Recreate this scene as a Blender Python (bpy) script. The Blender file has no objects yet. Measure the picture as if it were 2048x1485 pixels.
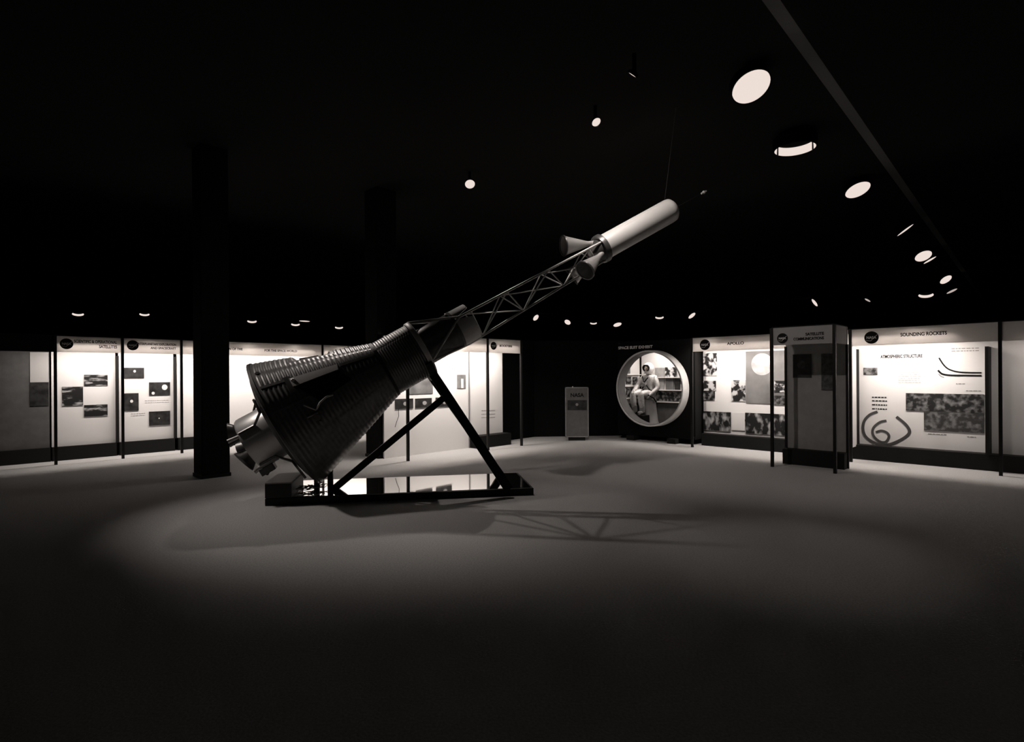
import bpy, bmesh, math, random
from mathutils import Vector, Matrix
random.seed(7)
SC = bpy.context.scene
COL = SC.collection
PI = math.pi
# ------------------------------------------------------------------ camera
F, CX, HY, ROLL, EYE = 1130.0, 1024.0, 749.0, math.radians(0.36), 1.7
cd = bpy.data.cameras.new('camera'); cam = bpy.data.objects.new('camera', cd); COL.objects.link(cam)
cd.sensor_fit = 'HORIZONTAL'; cd.sensor_width = 36.0; cd.lens = F/2048*36.0
cd.shift_y = (HY-742.5)/2048.0
cd.clip_end = 300
cam.matrix_world = Matrix.Translation((0, 0, EYE)) @ Matrix.Rotation(PI/2, 4, 'X') @ Matrix.Rotation(-ROLL, 4, 'Z')
SC.camera = cam
# ------------------------------------------------------------------ world, exposure
SC.view_settings.view_transform = 'Standard'; SC.view_settings.look = 'None'
SC.view_settings.exposure = 0.0; SC.view_settings.gamma = 1.0
SC.view_settings.use_curve_mapping = False
w = bpy.data.worlds.new('world'); SC.world = w; w.use_nodes = True
w.node_tree.nodes['Background'].inputs[0].default_value = (1, .93, .9, 1)
w.node_tree.nodes['Background'].inputs[1].default_value = 0.0
WARM = (1.0, .90, .835)
PAPER = (.80, .69, .63)
CEIL = 5.55
MOUTH = 5.3

# ------------------------------------------------------------------ places measured on the photograph
def uv(px, py):
    x = px-CX; y = HY-py; c, s = math.cos(ROLL), math.sin(ROLL)
    return (c*x+s*y)/F, (-s*x+c*y)/F
def ground(px, py, z=0.0):
    u, v = uv(px, py); Y = (z-EYE)/v
    return Vector((u*Y, Y, z))
def at(px, py, Y):
    u, v = uv(px, py); return Vector((u*Y, Y, EYE+v*Y))

def spot(name, loc, target, power, size=60, blend=.6, radius=.1):
    l = bpy.data.lights.new(name, 'SPOT'); l.energy = power; l.spot_size = math.radians(size)
    l.spot_blend = blend; l.shadow_soft_size = radius; l.color = WARM
    o = bpy.data.objects.new(name, l); COL.objects.link(o); o.location = loc
    o.rotation_euler = (Vector(target)-Vector(loc)).to_track_quat('-Z', 'Y').to_euler()
    return o
# the hall's ceiling spots: hanging cans, an unseen lamp at left, added fill spots
spot('ceiling_and_fill_spot', (-.77, 10.52, MOUTH-.08), (.15, 7.0, 0), 210, 40, .9, .03)
spot('ceiling_and_fill_spot', (1.24, 8.12, MOUTH-.06), (2.0, 9.1, 4.0), 190, 108, .8, .06)
spot('ceiling_and_fill_spot', (3.03, 7.13, MOUTH-.1), (2.6, 5.4, 0), 80, 34, 1, .12)
spot('ceiling_and_fill_spot', (4.6, 9.07, MOUTH-.1), (4.9, 6.6, 0), 50, 44, 1, .12)
spot('ceiling_and_fill_spot', (-6.9, 7.4, MOUTH-.06), (-2.9, 7.1, .8), 520, 42, 1, .15)
spot('ceiling_and_fill_spot', (-3.4, 10.6, MOUTH-.06), (-2.4, 8.2, 1.6), 330, 40, .8, .08)  # unseen spot added for the capsule's top, no can hangs there
spot('ceiling_and_fill_spot', (.4, 1.2, MOUTH-.06), (.3, 3.0, 0), 6, 120, 1, .15)  # added fill for the foreground floor, not from any can

# ------------------------------------------------------------------ materials
MATS = {}
def nt(name):
    m = bpy.data.materials.new(name); m.use_nodes = True
    return m, m.node_tree, m.node_tree.nodes['Principled BSDF']
def mat(name, col, rough=.6, metal=0.0, spec=.4, noise=0.0, scale=30.0, bump=0.0, coat=0):
    if name in MATS: return MATS[name]
    m, t, b = nt(name)
    if not isinstance(col, tuple): col = (col, col*.985, col*.97)
    b.inputs['Base Color'].default_value = (*col, 1)
    b.inputs['Roughness'].default_value = rough; b.inputs['Metallic'].default_value = metal
    b.inputs['Specular IOR Level'].default_value = spec
    b.inputs['Coat Weight'].default_value = coat
    if noise or bump:
        tc = t.nodes.new('ShaderNodeTexCoord'); n = t.nodes.new('ShaderNodeTexNoise')
        n.inputs['Scale'].default_value = scale; n.inputs['Detail'].default_value = 5
        t.links.new(tc.outputs['Object'], n.inputs['Vector'])
        if noise:
            r = t.nodes.new('ShaderNodeMapRange'); r.inputs[1].default_value = .25; r.inputs[2].default_value = .75
            r.inputs[3].default_value = 1-noise; r.inputs[4].default_value = 1+noise
            t.links.new(n.outputs['Fac'], r.inputs[0])
            mx = t.nodes.new('ShaderNodeVectorMath'); mx.operation = 'SCALE'
            mx.inputs[0].default_value = col; t.links.new(r.outputs[0], mx.inputs['Scale'])
            t.links.new(mx.outputs[0], b.inputs['Base Color'])
        if bump:
            bp = t.nodes.new('ShaderNodeBump'); bp.inputs['Strength'].default_value = bump
            bp.inputs['Distance'].default_value = .01
            t.links.new(n.outputs['Fac'], bp.inputs['Height']); t.links.new(bp.outputs[0], b.inputs['Normal'])
    MATS[name] = m; return m
def emis(name, col, st):
    m = bpy.data.materials.new(name); m.use_nodes = True; t = m.node_tree; t.nodes.clear()
    e = t.nodes.new('ShaderNodeEmission'); o = t.nodes.new('ShaderNodeOutputMaterial')
    e.inputs[0].default_value = (*col, 1); e.inputs[1].default_value = st
    t.links.new(e.outputs[0], o.inputs[0]); return m
def sheer(name, col, tr):           # acrylic that lets lamplight through
    m = bpy.data.materials.new(name); m.use_nodes = True; t = m.node_tree; t.nodes.clear()
    d = t.nodes.new('ShaderNodeBsdfDiffuse'); s = t.nodes.new('ShaderNodeBsdfTranslucent')
    x = t.nodes.new('ShaderNodeMixShader'); o = t.nodes.new('ShaderNodeOutputMaterial')
    d.inputs[0].default_value = (*col, 1); s.inputs[0].default_value = (*col, 1); x.inputs[0].default_value = tr
    t.links.new(d.outputs[0], x.inputs[1]); t.links.new(s.outputs[0], x.inputs[2]); t.links.new(x.outputs[0], o.inputs[0])
    return m
def picture(name, lo, hi, scale, mid=.5, sharp=.15, detail=6, stretch=(1, 1, 1)):   # a printed photograph of rough tones
    m, t, b = nt(name)
    tc = t.nodes.new('ShaderNodeTexCoord'); mp = t.nodes.new('ShaderNodeMapping'); n = t.nodes.new('ShaderNodeTexNoise')
    mp.inputs['Scale'].default_value = stretch
    n.inputs['Scale'].default_value = scale; n.inputs['Detail'].default_value = detail
    r = t.nodes.new('ShaderNodeMapRange'); r.inputs[1].default_value = mid-sharp; r.inputs[2].default_value = mid+sharp
    r.inputs[3].default_value = lo; r.inputs[4].default_value = hi
    t.links.new(tc.outputs['Object'], mp.inputs[0]); t.links.new(mp.outputs[0], n.inputs[0])
    t.links.new(n.outputs['Fac'], r.inputs[0])
    cb = t.nodes.new('ShaderNodeCombineColor')
    for i in range(3): t.links.new(r.outputs[0], cb.inputs[i])
    t.links.new(cb.outputs[0], b.inputs['Base Color']); b.inputs['Roughness'].default_value = .5
    return m
COLP = mat('black_column_paint', .014, .9, spec=.05)
BLACK = mat('black_paint', .012, .7, spec=.15)
BLACKS = mat('black_satin_steel', .009, .55, spec=.25)
VOID = mat('black_hall_paint', .006, .95, spec=.05)
CARPET = mat('charcoal_carpet', .42, .95, spec=.1, noise=.22, scale=60, bump=.4)
WHITE = mat('white_board', .80, .7, spec=.2)
CREAM = mat('pale_board', .62, .7, spec=.2)
GREY = mat('grey_board', .30, .7, spec=.2, noise=.1, scale=8)
GREYD = mat('dark_grey_board', .13, .7, spec=.2, noise=.15, scale=8)
INK = mat('black_ink', .01, .6, spec=.1)
INKG = mat('grey_ink', .22, .6, spec=.1)
LINE = mat('light_print', .75, .6, spec=.1)
HEAD = sheer('header_acrylic', (.80, .78, .76), .40)
STEEL = mat('dark_shingle_metal', .14, .42, metal=.55, spec=.5, noise=.25, scale=14)
STEELS = mat('smooth_dark_metal', .12, .35, metal=.6, noise=.15, scale=5)
ALLOY = mat('bright_alloy', .50, .38, metal=.5, noise=.08, scale=6)
TUBE = mat('painted_tower_tube', .55, .45, metal=.2)
MOTOR = mat('pale_motor_casing', .62, .45, metal=.15, noise=.05, scale=4)
SHIELD = mat('ablative_shield', .03, .8, noise=.2, scale=10)
GLASS = mat('dark_window_glass', .004, .06, spec=.8, coat=.5)
MIRROR = mat('polished_black_top', .02, .05, metal=1.0)
def _mirror():
    b = MIRROR.node_tree.nodes['Principled BSDF']; b.inputs['Base Color'].default_value = (.80, .79, .78, 1); b.inputs['Roughness'].default_value = .035
_mirror()
SUIT = mat('silver_suit_cloth', .62, .5, metal=.25, noise=.25, scale=22, bump=.8)
LAMP = emis('lit_lamp', PAPER, 1.06)
LAMPD = emis('dim_lamp', PAPER, .62)
P_DARK = picture('space_photograph', .006, .035, 9)
P_EARTH = picture('horizon_photograph', .01, .42, 4, .56, .06, 4, (1, 1, 3.5))
P_TEX = picture('busy_photograph', .008, .6, 8, .52, .05, 9)
P_TEXD = picture('dark_busy_photograph', .006, .25, 12, .55, .09, 9)
P_FOREST = picture('launch_photograph', .005, .42, 6, .57, .08, 12, (1.3, 1, .7))
P_MAP = picture('satellite_map_photograph', .012, .30, 10, .60, .14, 9)
P_MAPG = picture('grey_map_photograph', .04, .26, 12, .58, .14, 9)
P_MOON = picture('moon_photograph', .28, .55, 5, .46, .2, 6)
P_GREY = picture('grey_photograph', .10, .24, 3)
P_FIG = picture('faded_photograph', .02, .10, 16, .5, .2)

# ------------------------------------------------------------------ mesh helpers
class MB:
    def __init__(s): s.b = bmesh.new()
    def box(s, a, c, rot=None, org=None):
        x0, y0, z0 = (min(a[i], c[i]) for i in range(3)); x1, y1, z1 = (max(a[i], c[i]) for i in range(3))
        vs = [Vector((x, y, z)) for x in (x0, x1) for y in (y0, y1) for z in (z0, z1)]
        if rot is not None:
            o = Vector(org) if org is not None else Vector(((x0+x1)/2, (y0+y1)/2, (z0+z1)/2))
            vs = [o+rot @ (v-o) for v in vs]
        v = [s.b.verts.new(p) for p in vs]
        for f in ((0, 1, 3, 2), (4, 6, 7, 5), (0, 4, 5, 1), (2, 3, 7, 6), (0, 2, 6, 4), (1, 5, 7, 3)):
            s.b.faces.new([v[i] for i in f])
        return s
    def prism(s, pts, y0, y1):      # outline in (x, z), thickness along y
        A = [s.b.verts.new((x, y0, z)) for x, z in pts]; B = [s.b.verts.new((x, y1, z)) for x, z in pts]
        n = len(pts)
        s.b.faces.new(A); s.b.faces.new(B[::-1])
        for i in range(n): s.b.faces.new((A[i], B[i], B[(i+1) % n], A[(i+1) % n]))
        return s
    def tube(s, p, q, r, r2=None, n=12, cap=True):
        p = Vector(p); q = Vector(q); r2 = r if r2 is None else r2
        d = (q-p).normalized(); a = d.orthogonal().normalized(); c = d.cross(a)
        A = [s.b.verts.new(p+r*(math.cos(t)*a+math.sin(t)*c)) for t in [2*PI*i/n for i in range(n)]]
        B = [s.b.verts.new(q+r2*(math.cos(t)*a+math.sin(t)*c)) for t in [2*PI*i/n for i in range(n)]]
        for i in range(n): s.b.faces.new((A[i], A[(i+1) % n], B[(i+1) % n], B[i]))
        if cap: s.b.faces.new(A[::-1]); s.b.faces.new(B)
        return s
    def path(s, pts, r, n=8):
        pts = [Vector(p) for p in pts]; rings = []
        for i, p in enumerate(pts):
            d = (pts[min(i+1, len(pts)-1)]-pts[max(i-1, 0)]).normalized()
            a = d.cross(Vector((0.13, 1, .07))).normalized(); c = d.cross(a)
            rings.append([s.b.verts.new(p+r*(math.cos(t)*a+math.sin(t)*c)) for t in [2*PI*k/n for k in range(n)]])
        for A, B in zip(rings, rings[1:]):
            for i in range(n): s.b.faces.new((A[i], A[(i+1) % n], B[(i+1) % n], B[i]))
        s.b.faces.new(rings[0][::-1]); s.b.faces.new(rings[-1]); return s
    def lathe(s, prof, org=(0, 0, 0), ax=(1, 0, 0), n=48, mod=None, closed=False):
        org = Vector(org); ax = Vector(ax).normalized()
        zr = Vector((0, 0, 1)) if abs(ax.z) < .9 else Vector((1, 0, 0))
        e1 = (zr-ax*zr.dot(ax)).normalized(); e2 = e1.cross(ax)*-1     # angle 0 = up, measured toward +side
        rings = []
        for (t, r) in prof:
            if r < 1e-6: rings.append([s.b.verts.new(org+ax*t)]); continue
            ring = []
            for k in range(n):
                a = 2*PI*k/n; rr = r if mod is None else mod(t, r, a)
                ring.append(s.b.verts.new(org+ax*t+rr*(math.cos(a)*e1+math.sin(a)*e2)))
            rings.append(ring)
        prs = list(zip(rings, rings[1:]))
        if closed: prs.append((rings[-1], rings[0]))
        for A, B in prs:
            if len(A) == 1 and len(B) == 1: continue
            for k in range(n):
                j = (k+1) % n
                if len(A) == 1: s.b.faces.new((A[0], B[k], B[j]))
                elif len(B) == 1: s.b.faces.new((A[k], B[0], A[j]))
                else: s.b.faces.new((A[k], B[k], B[j], A[j]))
        return s
    def ball(s, c, r, sc=(1, 1, 1), u=20, v=14):
        m = Matrix.Translation(c) @ Matrix.Diagonal((*sc, 1))
        bmesh.ops.create_uvsphere(s.b, u_segments=u, v_segments=v, radius=r, matrix=m); return s
    def build(s, name, m, parent=None, smooth=False, bevel=0):
        bmesh.ops.recalc_face_normals(s.b, faces=s.b.faces)
        me = bpy.data.meshes.new(name); s.b.to_mesh(me); s.b.free()
        if smooth:
            for p in me.polygons: p.use_smooth = True
            me.set_sharp_from_angle(angle=math.radians(40))
        me.materials.append(m)
        o = bpy.data.objects.new(name, me); COL.objects.link(o)
        if parent: o.parent = parent
        if bevel:
            b = o.modifiers.new('bevel', 'BEVEL'); b.width = bevel; b.segments = 2; b.limit_method = 'ANGLE'
        return o
def tag(o, label, cat, group=None, kind=None):
    o['label'] = label; o['category'] = cat
    if group: o['group'] = group
    if kind: o['kind'] = kind
    return o
def struct(o): o['kind'] = 'structure'; return o
def empty(name, loc=(0, 0, 0), rot=(0, 0, 0)):
    o = bpy.data.objects.new(name, None); COL.objects.link(o); o.location = loc; o.rotation_euler = rot
    o.empty_display_size = .2; return o
def text(name, body, parent, x, y, z, width, height, m, align='LEFT', depth=.002, rot=(PI/2, 0, 0)):
    cu = bpy.data.curves.new(name, 'FONT'); cu.body = body; cu.extrude = .01; cu.offset = .030
    t = bpy.data.objects.new(name, cu); COL.objects.link(t)
    dg = bpy.context.evaluated_depsgraph_get(); me = bpy.data.meshes.new_from_object(t.evaluated_get(dg))
    COL.objects.unlink(t); bpy.data.objects.remove(t)
    xs = [v.co.x for v in me.vertices]; ys = [v.co.y for v in me.vertices]
    sx = width/(max(xs)-min(xs)); sy = height/(max(ys)-min(ys)); x0 = min(xs); y0 = (min(ys)+max(ys))/2
    for v in me.vertices: v.co = ((v.co.x-x0)*sx, (v.co.y-y0)*sy, v.co.z*depth/.01)
    me.materials.clear(); me.materials.append(m); me.name = name
    o = bpy.data.objects.new(name, me); COL.objects.link(o); o.parent = parent
    o.location = (x, y, z); o.rotation_euler = rot; return o

# ------------------------------------------------------------------ the hall
struct(MB().box((-60, -8, -.2), (60, 70, 0)).build('floor', CARPET))
struct(MB().box((-60, -8, CEIL), (60, 70, CEIL+.3)).build('ceiling', mat('black_ceiling_paint', .022, .95, spec=0.0)))
struct(MB().box((-60, 70, 0), (60, 70.3, CEIL)).build('wall_back', VOID))
struct(MB().box((-60, -8.3, 0), (60, -8, CEIL)).build('wall_front', VOID))
struct(MB().box((-60.3, -8, 0), (-60, 70, CEIL)).build('wall_left', VOID))
struct(MB().box((60, -8, 0), (60.3, 70, CEIL)).build('wall_right', VOID))
# slim grey trunking that runs along the ceiling
a_, b_ = ground(1636, 125, 5.6), ground(1975, 610, 5.6)
dv = (b_-a_).normalized(); sd = Vector((-dv.y, dv.x, 0))*.07
tr = bmesh.new(); q0 = a_-dv*3; q1 = b_+dv*6
m_ = MB()
vs = [m_.b.verts.new(p+o_+Vector((0, 0, z_))) for p in (q0, q1) for o_ in (-sd, sd) for z_ in (0, CEIL-5.6)]
for f in ((0, 1, 3, 2), (4, 6, 7, 5), (0, 4, 5, 1), (2, 3, 7, 6), (0, 2, 6, 4), (1, 5, 7, 3)): m_.b.faces.new([vs[i] for i in f])
struct(m_.build('trim_1', mat('grey_trunking', .16, .7)))
tr.free()

def column(c, w, rz, lab):
    h = w/2
    o = MB().box((-h, -h, .06), (h, h, CEIL)).build('column', COLP, bevel=.01)
    o.location = (c[0], c[1], 0); o.rotation_euler = (0, 0, rz)
    k = MB().box((-h-.012, -h-.012, 0), (h+.012, h+.012, .06)).build('skirting', BLACK, o)
    tag(o, lab, 'column', 'square black columns'); return o
column((-5.12, 9.62), .44, math.radians(45), 'square black column standing left of the space capsule')
column((-2.735, 11.83), .47, math.radians(45), 'square black column standing behind the space capsule')

# ------------------------------------------------------------------ display bays
class Bay:
    def __init__(s, name, org, az, x0, x1, label, off=.70, head=(2.19, 2.5), group='lit exhibit bays with header boards', cat='exhibit display'):
        s.az = math.radians(az); s.e = Vector((math.cos(s.az), math.sin(s.az), 0)); s.n = Vector((-math.sin(s.az), math.cos(s.az), 0))
        s.org = Vector((org[0], org[1], 0)); s.off = off; s.x0, s.x1 = x0, x1
        s.base = s.org+s.e*x0
        s.o = empty(name, s.base, (0, 0, s.az)); tag(s.o, label, cat, group)
        s.head = head
    def hit(s, px, py, off):                     # where a measured point lies on one of the bay's own planes
        u, v = uv(px, py); d = Vector((u, 1, v)); o = Vector((0, 0, EYE))
        k = ((s.base-o).dot(s.n)+off)/d.dot(s.n); p = o+d*k-s.base
        return p.dot(s.e), p.z
    def rect(s, name, px0, py0, px1, py1, m, off=None, th=.012, parent=None):
        off = s.off if off is None else off
        xm, ym = (px0+px1)/2, (py0+py1)/2
        a = s.hit(px0, ym, off)[0]; b = s.hit(px1, ym, off)[0]
        zt = s.hit(xm, py0, off)[1]; zb = s.hit(xm, py1, off)[1]
        return MB().box((a, off-th, zb), (b, off-.001, zt)).build(name, m, parent or s.o)
    def lamp(s, t, power, glow=None, y=.11, z=2.41, w=1.0):
        """fluorescent strip behind the header thrown down the board, and a bare bulb's glow on the header"""
        l = bpy.data.lights.new('header_strip', 'AREA'); l.shape = 'RECTANGLE'; l.size = w; l.size_y = .07
        l.energy = power*HL; l.color = WARM; l.spread = math.radians(150)
        o = bpy.data.objects.new('header_strip', l); COL.objects.link(o); o.parent = s.o; o.location = (t, y, z)
        o.rotation_euler = Vector((0, s.off-y-.14, .0-z)).to_track_quat('-Z', 'Y').to_euler()
        g = bpy.data.lights.new('header_bulb', 'POINT'); g.energy = power*.2 if glow is None else glow; g.shadow_soft_size = .03; g.color = WARM
        q = bpy.data.objects.new('header_bulb', g); COL.objects.link(q); q.parent = s.o; q.location = (t, y+.09, z-.03)
        MB().box((t-w/2, y-.03, z+.02), (t+w/2, y+.03, s.head[1]-.004)).build('lamp_housing', BLACK, s.o)
    def shell(s, pan, base_front=.60, base_h=.28, header=True, poles=(True, False), lid=True, pm=None, hm=None, bottom=None, end=(False, False), pl=None):
        L = s.x1-s.x0; h0, h1 = s.head
        if header:
            MB().box((.02, 0, h0), (L-.02, .012, h1)).build('header_board', hm or HEAD, s.o)
        if lid: MB().box((0, .0, h1), (L, s.off+.05, h1+.02)).build('canopy', BLACK, s.o)
        a, b = pan
        z0 = base_h if bottom is None else bottom
        MB().box((a, s.off, z0), (b, s.off+.04, h1)).build('display_panel', pm or WHITE, s.o)
        if base_h: MB().box(((pl or (a, b))[0], base_front, 0), ((pl or (a, b))[1], s.off+.04, base_h)).build('plinth', BLACK, s.o)
        for k, x in ((0, 0), (1, L)):
            if poles[k]: MB().box((x-.024, -.024, 0), (x+.024, .024, h1)).build('pole', BLACKS, s.o)
            if end[k]: MB().box((x-.006, .03, h0), (x+.006, s.off-.01, h1)).build('side_header', hm or HEAD, s.o)
    def emblem(s, px, py, r=.105):
        t, z = s.hit(px, py, 0)
        d = MB().lathe([(0, 0), (0, r), (.006, r), (.006, 0)], (t, -.008, z), (0, 1, 0), 40).build('round_emblem', INK, s.o)
        text('emblem_lettering', 'NASA', d, t-r*.68, -.0095, z, r*1.36, r*.42, LINE, depth=.001)
        MB().path([(t-r*.75, -.0095, z-r*.45), (t-r*.1, -.0095, z-r*.55), (t+r*.8, -.0095, z+r*.42)], .003, 6).build('emblem_swoosh', LINE, d)
    def title(s, body, px0, px1, py, h=.055, off=0, m=None, py1=None):
        a, z = s.hit(px0, py, off); b, z2 = s.hit(px1, py if py1 is None else py1, off)
        return text('lettering', body, s.o, a, off-.003, (z+z2)/2, b-a, h, m or INK)
    def rows(s, px0, px1, pys, h=.02, m=None, off=None, name='caption'):
        off = s.off if off is None else off; random.seed(int(px0))
        for py in pys:
            mb = MB()
            a, z = s.hit(px0, py, off); b, _ = s.hit(px1, py, off); x = a
            while x < b:
                w = random.uniform(.02, .06); mb.box((x, off-.004, z-h/2), (min(x+w, b), off-.001, z+h/2)); x += w+.012
            mb.build(name, m or INKG, s.o)
    def disc(s, name, px, py, rpx, m, parent, th=.014, sx=1.0):
        t, z = s.hit(px, py, s.off); t2, _ = s.hit(px+rpx, py, s.off); r = abs(t2-t)/1.0
        z2 = s.hit(px, py-rpx, s.off)[1]-z
        pts = [(t+r*sx*math.cos(2*PI*k/40), z+z2*math.sin(2*PI*k/40)) for k in range(40)]
        return MB().prism(pts, s.off-th-.002, s.off-th+.004).build(name, m, parent)
    def stroke(s, name, pts, w, m, parent=None):
        q = [s.hit(px, py, s.off) for px, py in pts]
        # smooth the measured points into a ribbon
        P = [Vector((x, 0, z)) for x, z in q]; out = []
        for i in range(len(P)-1):
            p0 = P[max(i-1, 0)]; p1 = P[i]; p2 = P[i+1]; p3 = P[min(i+2, len(P)-1)]
            for k in range(6):
                t = k/6; out.append(.5*((2*p1)+(p2-p0)*t+(2*p0-5*p1+4*p2-p3)*t*t+(3*p1-p0-3*p2+p3)*t**3))
        out.append(P[-1]); mb = MB(); prev = None
        for i, p in enumerate(out):
            d = (out[min(i+1, len(out)-1)]-out[max(i-1, 0)]).normalized(); nn = Vector((-d.z, 0, d.x))*w/2
            cur = [mb.b.verts.new(p+nn+Vector((0, s.off-.006, 0))), mb.b.verts.new(p-nn+Vector((0, s.off-.006, 0))),
                   mb.b.verts.new(p-nn+Vector((0, s.off-.001, 0))), mb.b.verts.new(p+nn+Vector((0, s.off-.001, 0)))]
            if prev:
                for j in range(4): mb.b.faces.new((prev[j], prev[(j+1) % 4], cur[(j+1) % 4], cur[j]))
            prev = cur
        return mb.build(name, m, parent or s.o)

HL = 1.0
LO, LA = (-8.85, 10.95), 45
# --- far left bay, only its right edge shows
B0 = Bay('exhibit_bay', LO, LA, -1.5, 0.0, 'dim exhibit bay at the far left edge with dark lower boards')
xe = B0.hit(99, 800, .70)[0]
B0.shell((0.0, xe), pm=GREYD, poles=(True, False), header=True, hm=BLACK)
B0.rect('photograph', 60, 705, 97, 765, mat('pale_print', .55, .6))
B0.rect('photograph', 60, 765, 97, 812, P_DARK)
B0.lamp(1.2, 3)
# --- first lit bay
B1 = Bay('exhibit_bay', LO, LA, 0, 1.09, 'lit exhibit bay with three horizon photographs, second from the left edge')
a = B1.hit(103, 800, .7)[0]; b = B1.hit(231, 800, .7)[0]
B1.shell((a, b))
MB().box((b, .62, .28), (b+.05, .74, 2.15)).build('divider', BLACK, B1.o)
B1.emblem(133, 688); B1.title('SCIENTIFIC & OPERATIONAL', 148, 234, 684, .062); B1.title('SATELLITES', 198, 234, 694, .062)
p = B1.rect('photograph', 168, 750, 215, 772, P_EARTH); p = B1.rect('photograph', 124, 774, 166, 812, P_EARTH); p = B1.rect('photograph', 168, 810, 215, 833, P_EARTH)
B1.lamp(.60, 15, .5)
# --- second lit bay
B2 = Bay('exhibit_bay', LO, LA, 1.09, 2.18, 'lit exhibit bay with four black space photographs, left of the black column')
a = B2.hit(237, 800, .7)[0]; b = B2.hit(347, 800, .7)[0]
B2.shell((a, b))
MB().box((b, .62, .28), (b+.045, .74, 2.15)).build('divider', BLACK, B2.o)
B2.emblem(265.5, 691); B2.title('INTERPLANETARY EXPLORATION', 275, 352, 689, .05, m=INK); B2.title('AND SPACECRAFT', 301, 352, 697, .05)
for r_, spots in (((246, 736, 288, 757), ((269, 743, 2.5),)), ((298, 765, 340, 791), ((329, 775, 5.5), (306, 787, 3))), ((246, 787, 277, 822), ((263, 803, 3),)), ((298, 823, 340, 851), ((318, 837, 1.2),))):
    p = B2.rect('photograph', *r_, P_DARK)
    for (sx_, sy_, sr_) in spots: B2.disc('planet_image', sx_, sy_, sr_, LINE, p)
B2.rows(290, 338, (802, 806), .01, LINE if 0 else mat('faint_ink', .5, .6)); B2.rows(262, 290, (828, 832), .01, MATS['faint_ink'])
B2.lamp(.50, 17, 2.5)
# --- wide bay behind the column and capsule
t645 = B2.hit(645, 760, 0)[0]+1.09
B3 = Bay('exhibit_bay', LO, LA, 2.18, t645, 'wide white exhibit bay between the left black column and the capsule')
a = B3.hit(354, 800, .7)[0]
B3.shell((a, t645-2.18), poles=(True, True))
B3.title('EXPLORATION OF THE', 420, 485, 698, .055, py1=698); B3.title('FOR THE SPACE WORLD', 529, 594, 702, .055)
c_ = B3.hit(580, 716, .7); MB().box((c_[0]-.03, .692, c_[1]-.006), (c_[0]+.03, .7, c_[1]+.006)).box((c_[0]-.006, .69, c_[1]-.03), (c_[0]+.006, .7, c_[1]+.03)).build('cross_mark', INKG, B3.o)
for t_ in (.45, 1.45, 2.55): B3.lamp(t_, 19)
B4 = Bay('exhibit_bay', LO, LA, t645, t645+2.15, 'white exhibit bay mostly hidden behind the space capsule')
B4.shell((0, 2.15), poles=(False, True)); B4.lamp(.5, 18); B4.lamp(1.6, 18)

# --- the nearer line of bays right of the capsule
CO, CA = (-2.06, 11.14), 45
B5 = Bay('exhibit_bay', CO, CA, 0, 2.14, 'long white exhibit bay behind the truss legs with three small dark photographs', off=.62)
e5 = B5.hit(937, 800, .62)[0]
B5.shell((B5.hit(768, 800, .62)[0], e5), base_h=0, bottom=0, poles=(False, False))
MB().box((-.024, -.024, 0), (.024, .024, 2.5)).build('pole', BLACKS, B5.o)
MB().box((e5, .60, 0), (e5+.02, .66, 2.2)).build('divider', INKG, B5.o)
f5 = B5.hit(976, 800, .62)[0]
MB().box((e5+.05, .62, .28), (2.14, .66, 2.5)).build('display_panel', WHITE, B5.o)
MB().box((e5+.05, .35, 0), (2.14, .66, .28)).build('plinth', BLACK, B5.o)
B5.rect('photograph', 818, 742, 865, 788, P_GREY)
for r_ in ((790, 798, 826, 818), (830, 797, 863, 816), (871, 795, 902, 814)):
    p = B5.rect('photograph', *r_, P_DARK); B5.disc('planet_image', (r_[0]+r_[2])/2+2, (r_[1]+r_[3])/2, 4, mat('grey_print', .35, .6), p)
p = B5.rect('photograph', 914, 750, 931, 777, P_GREY); B5.rect('rocket_image', 921.5, 758, 926, 777, LINE, th=.016, parent=p)
B5.rows(890, 912, (730, 738), .012)
B5.rows(963, 978, (822, 829, 836), .012)
for t_, pw in ((.25, 17), (.95, 17), (1.75, 17)): B5.lamp(t_, pw)
hx, hz = B5.hit(796, 818, .62); hx2, hz2 = B5.hit(789, 850, .62)
MB().path([(hx, .6, hz), (hx-.01, .58, hz-.15), (hx2+.02, .57, (hz+hz2)/2-.1), (hx2, .6, hz2-.05)], .006).build('cord', BLACK, B5.o)
B6 = Bay('exhibit_bay', CO, CA, 2.14, 3.22, 'narrow white exhibit bay with a black opening below its header', off=.62)
e6 = B6.hit(1005, 800, .62)[0]
B6.shell((0, e6), pl=(0, 1.08), base_front=.35, poles=(True, True))
MB().box((e6, .62, .28), (1.08, .66, 2.19)).build('dark_opening_sheet', BLACK, B6.o)  # black sheet put in for the darkness of the open part
B6.emblem(987, 692, .09); B6.title('BOOSTERS', 999, 1024, 692.5, .05)
B6.rows(977, 990, (822, 829, 836), .012)
B6.lamp(.45, 15)

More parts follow.
